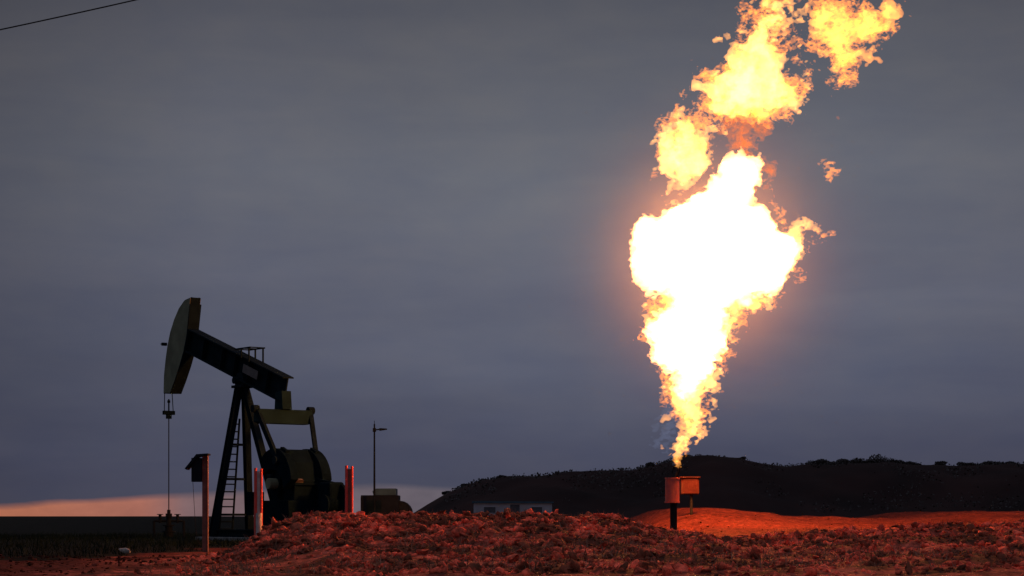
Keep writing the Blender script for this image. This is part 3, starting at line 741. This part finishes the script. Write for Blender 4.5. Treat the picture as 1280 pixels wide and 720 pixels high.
def flame_mesh(name, blobs, m, amp, fine, seed, vox=1.6, depth=1.0, warp=8, k=.22, pad=22, beta=2.2, sheet=None, wbeta=3.0, parent=None, yamp=None, base=None):
    """blobs (px, py, r[, depth offset]) in photo pixels at the flame's distance"""
    B = np.array([(b + (0,))[:4] for b in blobs], np.float32); rd = np.random.default_rng(seed)
    B[:, 3] += rd.uniform(-.25, .25, len(B)) * B[:, 2]
    x0, x1 = (B[:, 0] - B[:, 2]).min() - pad, (B[:, 0] + B[:, 2]).max() + pad
    y0, y1 = (B[:, 1] - B[:, 2]).min() - pad, (B[:, 1] + B[:, 2]).max() + pad
    D = (np.abs(B[:, 3]) + B[:, 2]).max() * depth + pad
    def even(n_):
        n_ = int(n_); return n_ + n_ % 2
    sh = (even((x1 - x0) / vox), even((y1 - y0) / vox), even(2 * D / vox))
    X = (x0 + np.arange(sh[0], dtype=np.float32) * vox)[:, None, None]; Yp = (y0 + np.arange(sh[1], dtype=np.float32) * vox)[None, :, None]
    Z = (-D + np.arange(sh[2], dtype=np.float32) * vox)[None, None, :]
    wv = [fft_noise(sh, wbeta, 45 / vox, seed * 10 + i) for i in range(3)]
    Xw = X + wv[0] * warp; Yw = Yp + wv[1] * warp; Zw = Z + wv[2] * warp * .6
    acc = np.zeros(sh, np.float32)
    for bx, by, r, bz in B:
        d = np.sqrt((Xw - bx) ** 2 + (Yw - by) ** 2 + ((Zw - bz * depth) / depth) ** 2) - r
        acc += np.exp(np.clip(-k * d, -60, 30))
    del Xw, Yw, Zw, wv
    sdf = np.log(acc + 1e-20) / k
    n1 = fft_noise(sh, beta, 14 / vox, seed * 10 + 5, (1, .6, 1)); n2 = fft_noise(sh, 1.5, 5 / vox, seed * 10 + 6)
    a = amp if yamp is None else np.interp(Yp, *yamp).astype(np.float32)
    # noise keeps biting into the body only near its surface
    fall = 1 / (1 + np.maximum(sdf, 0) / (a * 2.2 + 4))
    fld = sdf + (n1 * a - np.abs(n2) * fine * (a / max(amp, 1e-3))) * fall
    fld = np.minimum(fld, sdf + 4.5)
    if sheet: fld = np.minimum(sdf + sheet[0] + n2 * 1.5, (sheet[1] - np.abs(n1 + n2 * sheet[3])) * sheet[2])
    fld[[0, -1]] = -9; fld[:, [0, -1]] = -9; fld[:, :, [0, -1]] = -9
    v, q = surface_nets(fld)
    s = FY / F
    P = np.stack([(x0 + v[:, 0] * vox - CX) * s, FY + (-D + v[:, 2] * vox) * s, CZ + (HOR - (y0 + v[:, 1] * vox)) * s], -1)
    org = np.array(base if base is not None else P.mean(0)); P = P - org
    o = np_mesh(name, P, q, m, parent, True)
    if parent is None: o.location = org
    else: o.location = (0, 0, 0)
    print('FLAME', name, sh, len(v), len(q)); return o
def fire(name, vol, vs, surf, ss, soot=0):
    m = bpy.data.materials.new(name); m.use_nodes = True; t = m.node_tree; t.nodes.clear()
    out = N(t, 'ShaderNodeOutputMaterial')
    ev = N(t, 'ShaderNodeEmission'); ev.inputs[0].default_value = (*vol, 1); ev.inputs[1].default_value = vs; L(t, ev.outputs[0], out.inputs['Volume'])
    if soot:
        ab = N(t, 'ShaderNodeVolumeAbsorption'); ab.inputs[0].default_value = (.92, .6, .15, 1); ab.inputs[1].default_value = soot
        av = N(t, 'ShaderNodeAddShader'); L(t, ev.outputs[0], av.inputs[0]); L(t, ab.outputs[0], av.inputs[1]); L(t, av.outputs[0], out.inputs['Volume'])
    tr = N(t, 'ShaderNodeBsdfTransparent'); es = N(t, 'ShaderNodeEmission'); es.inputs[0].default_value = (*surf, 1); es.inputs[1].default_value = ss
    ad = N(t, 'ShaderNodeAddShader'); L(t, tr.outputs[0], ad.inputs[0]); L(t, es.outputs[0], ad.inputs[1]); L(t, ad.outputs[0], out.inputs['Surface'])
    m.cycles.emission_sampling = 'NONE'
    return m
M_core = fire('flame_core', (1, .42, .13), 11.0, (1, .3, .06), .10)
M_fire = fire('flame_yellow', (1, .40, .085), 5.2, (1, .28, .02), .04, .2)
M_orange = fire('flame_orange', (1, .27, .035), 4.4, (1, .24, .0), .04, 1.0)
M_amber = fire('flame_amber', (1, .33, .05), 4.5, (1, .26, .02), .04, .6)
M_dim = fire('flame_dim', (1, .17, .015), 1.1, (1, .2, .0), .02, 1.2)
M_blue = fire('flame_blue', (.35, .45, .8), .18, (.4, .5, .8), .008)

base = at(848, 582, FY)
fl = empty('flare_flame', base)
tag(fl, 'huge white-hot gas flame roaring up from the flare burner', 'flame')
core = [(925, 214, 25), (925, 236, 23), (909, 240, 25), (890, 268, 30), (852, 290, 37), (820, 298, 28), (816, 325, 30), (816, 340, 24), (840, 315, 46), (880, 312, 64), (925, 300, 46), (948, 325, 42), (968, 318, 29), (982, 310, 18),
        (880, 345, 48), (850, 335, 32), (916, 342, 33), (872, 395, 35), (846, 410, 36), (874, 425, 34), (842, 440, 28), (870, 452, 26), (932, 376, 12), (858, 478, 19)]
neck = [(838, 395, 28), (834, 425, 20), (842, 455, 18), (868, 468, 25), (850, 490, 21), (873, 492, 19), (858, 517, 18), (868, 530, 11), (856, 540, 13), (854, 556, 8), 
        (932, 374, 14), (915, 390, 13), (903, 410, 15), (952, 372, 9), (990, 312, 14), (1000, 305, 11), (1009, 298, 9), (1017, 291, 7), (1023, 286, 4)]
flame_mesh('flame_body', core, M_core, 3.0, 1.6, 3, vox=1.5, depth=.8, warp=3.2, k=.5, wbeta=2.7, parent=fl, base=base, yamp=([180, 350, 400, 480], [1.6, 1.8, 3, 4]))
flame_mesh('flame_neck', neck, M_fire, 3.5, 2.2, 13, vox=1.4, depth=.7, warp=7, k=.4, parent=fl, base=base, beta=2.2, wbeta=2.7)
fringe = [(848, 385, 28), (834, 398, 28), (832, 425, 22), (845, 465, 19), (850, 495, 18), (854, 520, 15), (878, 505, 13), (886, 485, 10), (864, 535, 10), (856, 555, 8), (935, 376, 20), (957, 374, 9), (963, 386, 6), (915, 400, 18), (890, 440, 20),
          (985, 318, 19), (1000, 305, 9), (1010, 297, 7), (1019, 290, 5), (985, 340, 9), (968, 268, 12), (985, 288, 10), (948, 230, 12)]
flame_mesh('flame_tongue', fringe, M_orange, 7, 5, 4, vox=1.3, depth=1.1, warp=8, k=.4, parent=fl, base=base, sheet=(-1.5, .5, 6, .12), beta=2.7, wbeta=2.7)
flame_mesh('flame_root', [(853, 550, 8), (852, 559, 7), (850, 567, 5.5), (849, 574, 4.5), (850, 580, 3.5), (851, 584, 2.5)], M_fire, 1.6, .8, 15, vox=1.0, warp=2.5, k=.35, pad=12, parent=fl, base=base)
flame_mesh('gas_wisp', [(829, 520, 6), (831, 535, 6), (830, 550, 6), (836, 562, 5), (842, 574, 3)], M_blue, 5, 3, 8, vox=1.4, warp=6, parent=fl, base=base)
def cloud_fire(label, inner, outer, seed, m1, m2, orgpx):
    b = at(orgpx[0], orgpx[1], FY); e = empty('flame_cloud', b); tag(e, label, 'flame')
    flame_mesh('flame_body', inner, m1, 3.2, 2.0, seed, vox=1.4, depth=.8, warp=10, k=.35, parent=e, base=b, beta=2.3, wbeta=2.7)
    flame_mesh('flame_tongue', outer, m2, 7, 5, seed + 1, vox=1.2, depth=.8, warp=9, k=.35, parent=e, base=b, sheet=(-2.0, .5, 6, .12), beta=2.7, wbeta=2.7)
left_in = [(856, 204, 22), (858, 182, 21), (866, 168, 17), (852, 222, 14), (839, 194, 15), (874, 186, 16), (852, 150, 10), (878, 165, 9)]
mid_in = [(935, 112, 31), (908, 116, 23), (962, 116, 27), (938, 88, 26), (930, 62, 9), (935, 30, 9), (985, 40, 9), (998, 108, 9), (1008, 88, 6), (983, 122, 15), (950, 62, 19), (963, 34, 13), (977, 5, 12), (985, 30, 9), (955, -10, 12), (958, 85, 18)]
fringe_l = [(857, 195, 30), (850, 178, 27), (868, 160, 20), (855, 138, 14), (882, 168, 14), (892, 150, 11), (845, 205, 22), (900, 140, 12), (893, 180, 8)]
fringe_m = [(935, 112, 36), (910, 112, 30), (962, 116, 32), (940, 84, 30), (985, 122, 22), (1001, 106, 12), (1009, 90, 9), (1015, 76, 7), (950, 60, 28), (930, 52, 17), (960, 30, 23), (980, 32, 13), (930, 20, 15), (972, 2, 17), (985, 56, 13), (1000, 82, 9),
            (942, -20, 16), (972, -38, 16), (1002, 147, 5), (990, 143, 7), (908, 140, 12)]
cloud_fire('round yellow cloud of fire torn off above the left of the white flame', left_in, fringe_l, 50, M_fire, M_orange, (857, 195))
cloud_fire('large ragged yellow cloud of fire reaching the top of the picture', mid_in, fringe_m, 53, M_fire, M_orange, (935, 110))
e = empty('flame_neck', at(930, 180, FY)); tag(e, 'dim orange neck of fire joining the white flame to the yellow cloud above', 'flame')
flame_mesh('flame_tongue', [(930, 156, 15), (930, 176, 13), (928, 192, 11), (950, 148, 13), (905, 150, 9)], M_dim, 7, 5, 6, vox=1.4, depth=1, warp=6, parent=e, base=at(930, 180, FY))
rt_in = [(1053, 46, 21), (1078, 36, 20), (1096, 30, 15), (1038, 22, 15), (1050, 72, 14), (1046, 92, 9), (1024, 0, 8)]
rt = [(1018, 2, 12), (1036, 22, 23), (1053, 46, 30), (1050, 74, 23), (1046, 95, 16), (1043, 108, 9), (1075, 36, 28), (1095, 31, 21), (1108, 24, 14), (1080, 14, 11), (1006, -14, 10), (1058, -12, 10), (1030, -30, 14)]
cloud_fire('separate orange cloud of fire at the top right of the flame', rt_in, rt, 57, M_amber, M_orange, (1055, 50))
for i, (b, lab, mm) in enumerate([([(1034, 212, 5), (1037, 206, 3)], 'small yellow scrap of flame drifting right of the neck', M_orange), ([(1040, 297, 3), (1036, 292, 2)], 'tiny orange scrap of flame off the right tip of the white flame', M_orange),
                              ([(878, 91, 7), (884, 94, 5)], 'small orange puff of flame left of the yellow cloud', M_orange), ([(962, 216, 7), (955, 205, 6), (966, 224, 5)], 'faint dark orange puff right of the top of the white flame', M_dim),
                              ([(1052, 147, 3)], 'tiny spark of flame below the right orange cloud', M_dim)]):
    tag(flame_mesh('flame_scrap', b, mm, 5 if len(b) > 1 else 1.5, 3 if len(b) > 1 else .5, 20 + i, vox=1.1, warp=4, pad=14), lab, 'flame')

# thin smoke added round the flame to scatter its light as a glow
m = bpy.data.materials.new('glow_smoke'); m.use_nodes = True; t = m.node_tree; t.nodes.clear(); out = N(t, 'ShaderNodeOutputMaterial')
pv = N(t, 'ShaderNodeVolumePrincipled'); pv.inputs['Color'].default_value = (.95, .9, .7, 1); L(t, pv.outputs[0], out.inputs['Volume'])
co = N(t, 'ShaderNodeTexCoord'); ln = N(t, 'ShaderNodeVectorMath', operation='LENGTH'); L(t, co.outputs['Object'], ln.inputs[0])
fall = math_(t, 'POWER', math_(t, 'SUBTRACT', 1.0, ln.outputs['Value'], clamp=True), 4.0)
L(t, math_(t, 'MULTIPLY', fall, .021), pv.inputs['Density'])
bm = bmesh.new(); bmesh.ops.create_icosphere(bm, subdivisions=4, radius=1)
o = link_bm('smoke', bm, m, None, True); o.location = at(885, 330, FY); o.scale = (7.5, 7.5, 7.8)
tag(o, 'thin smoke added round the flame for its glow', 'smoke', kind='stuff')
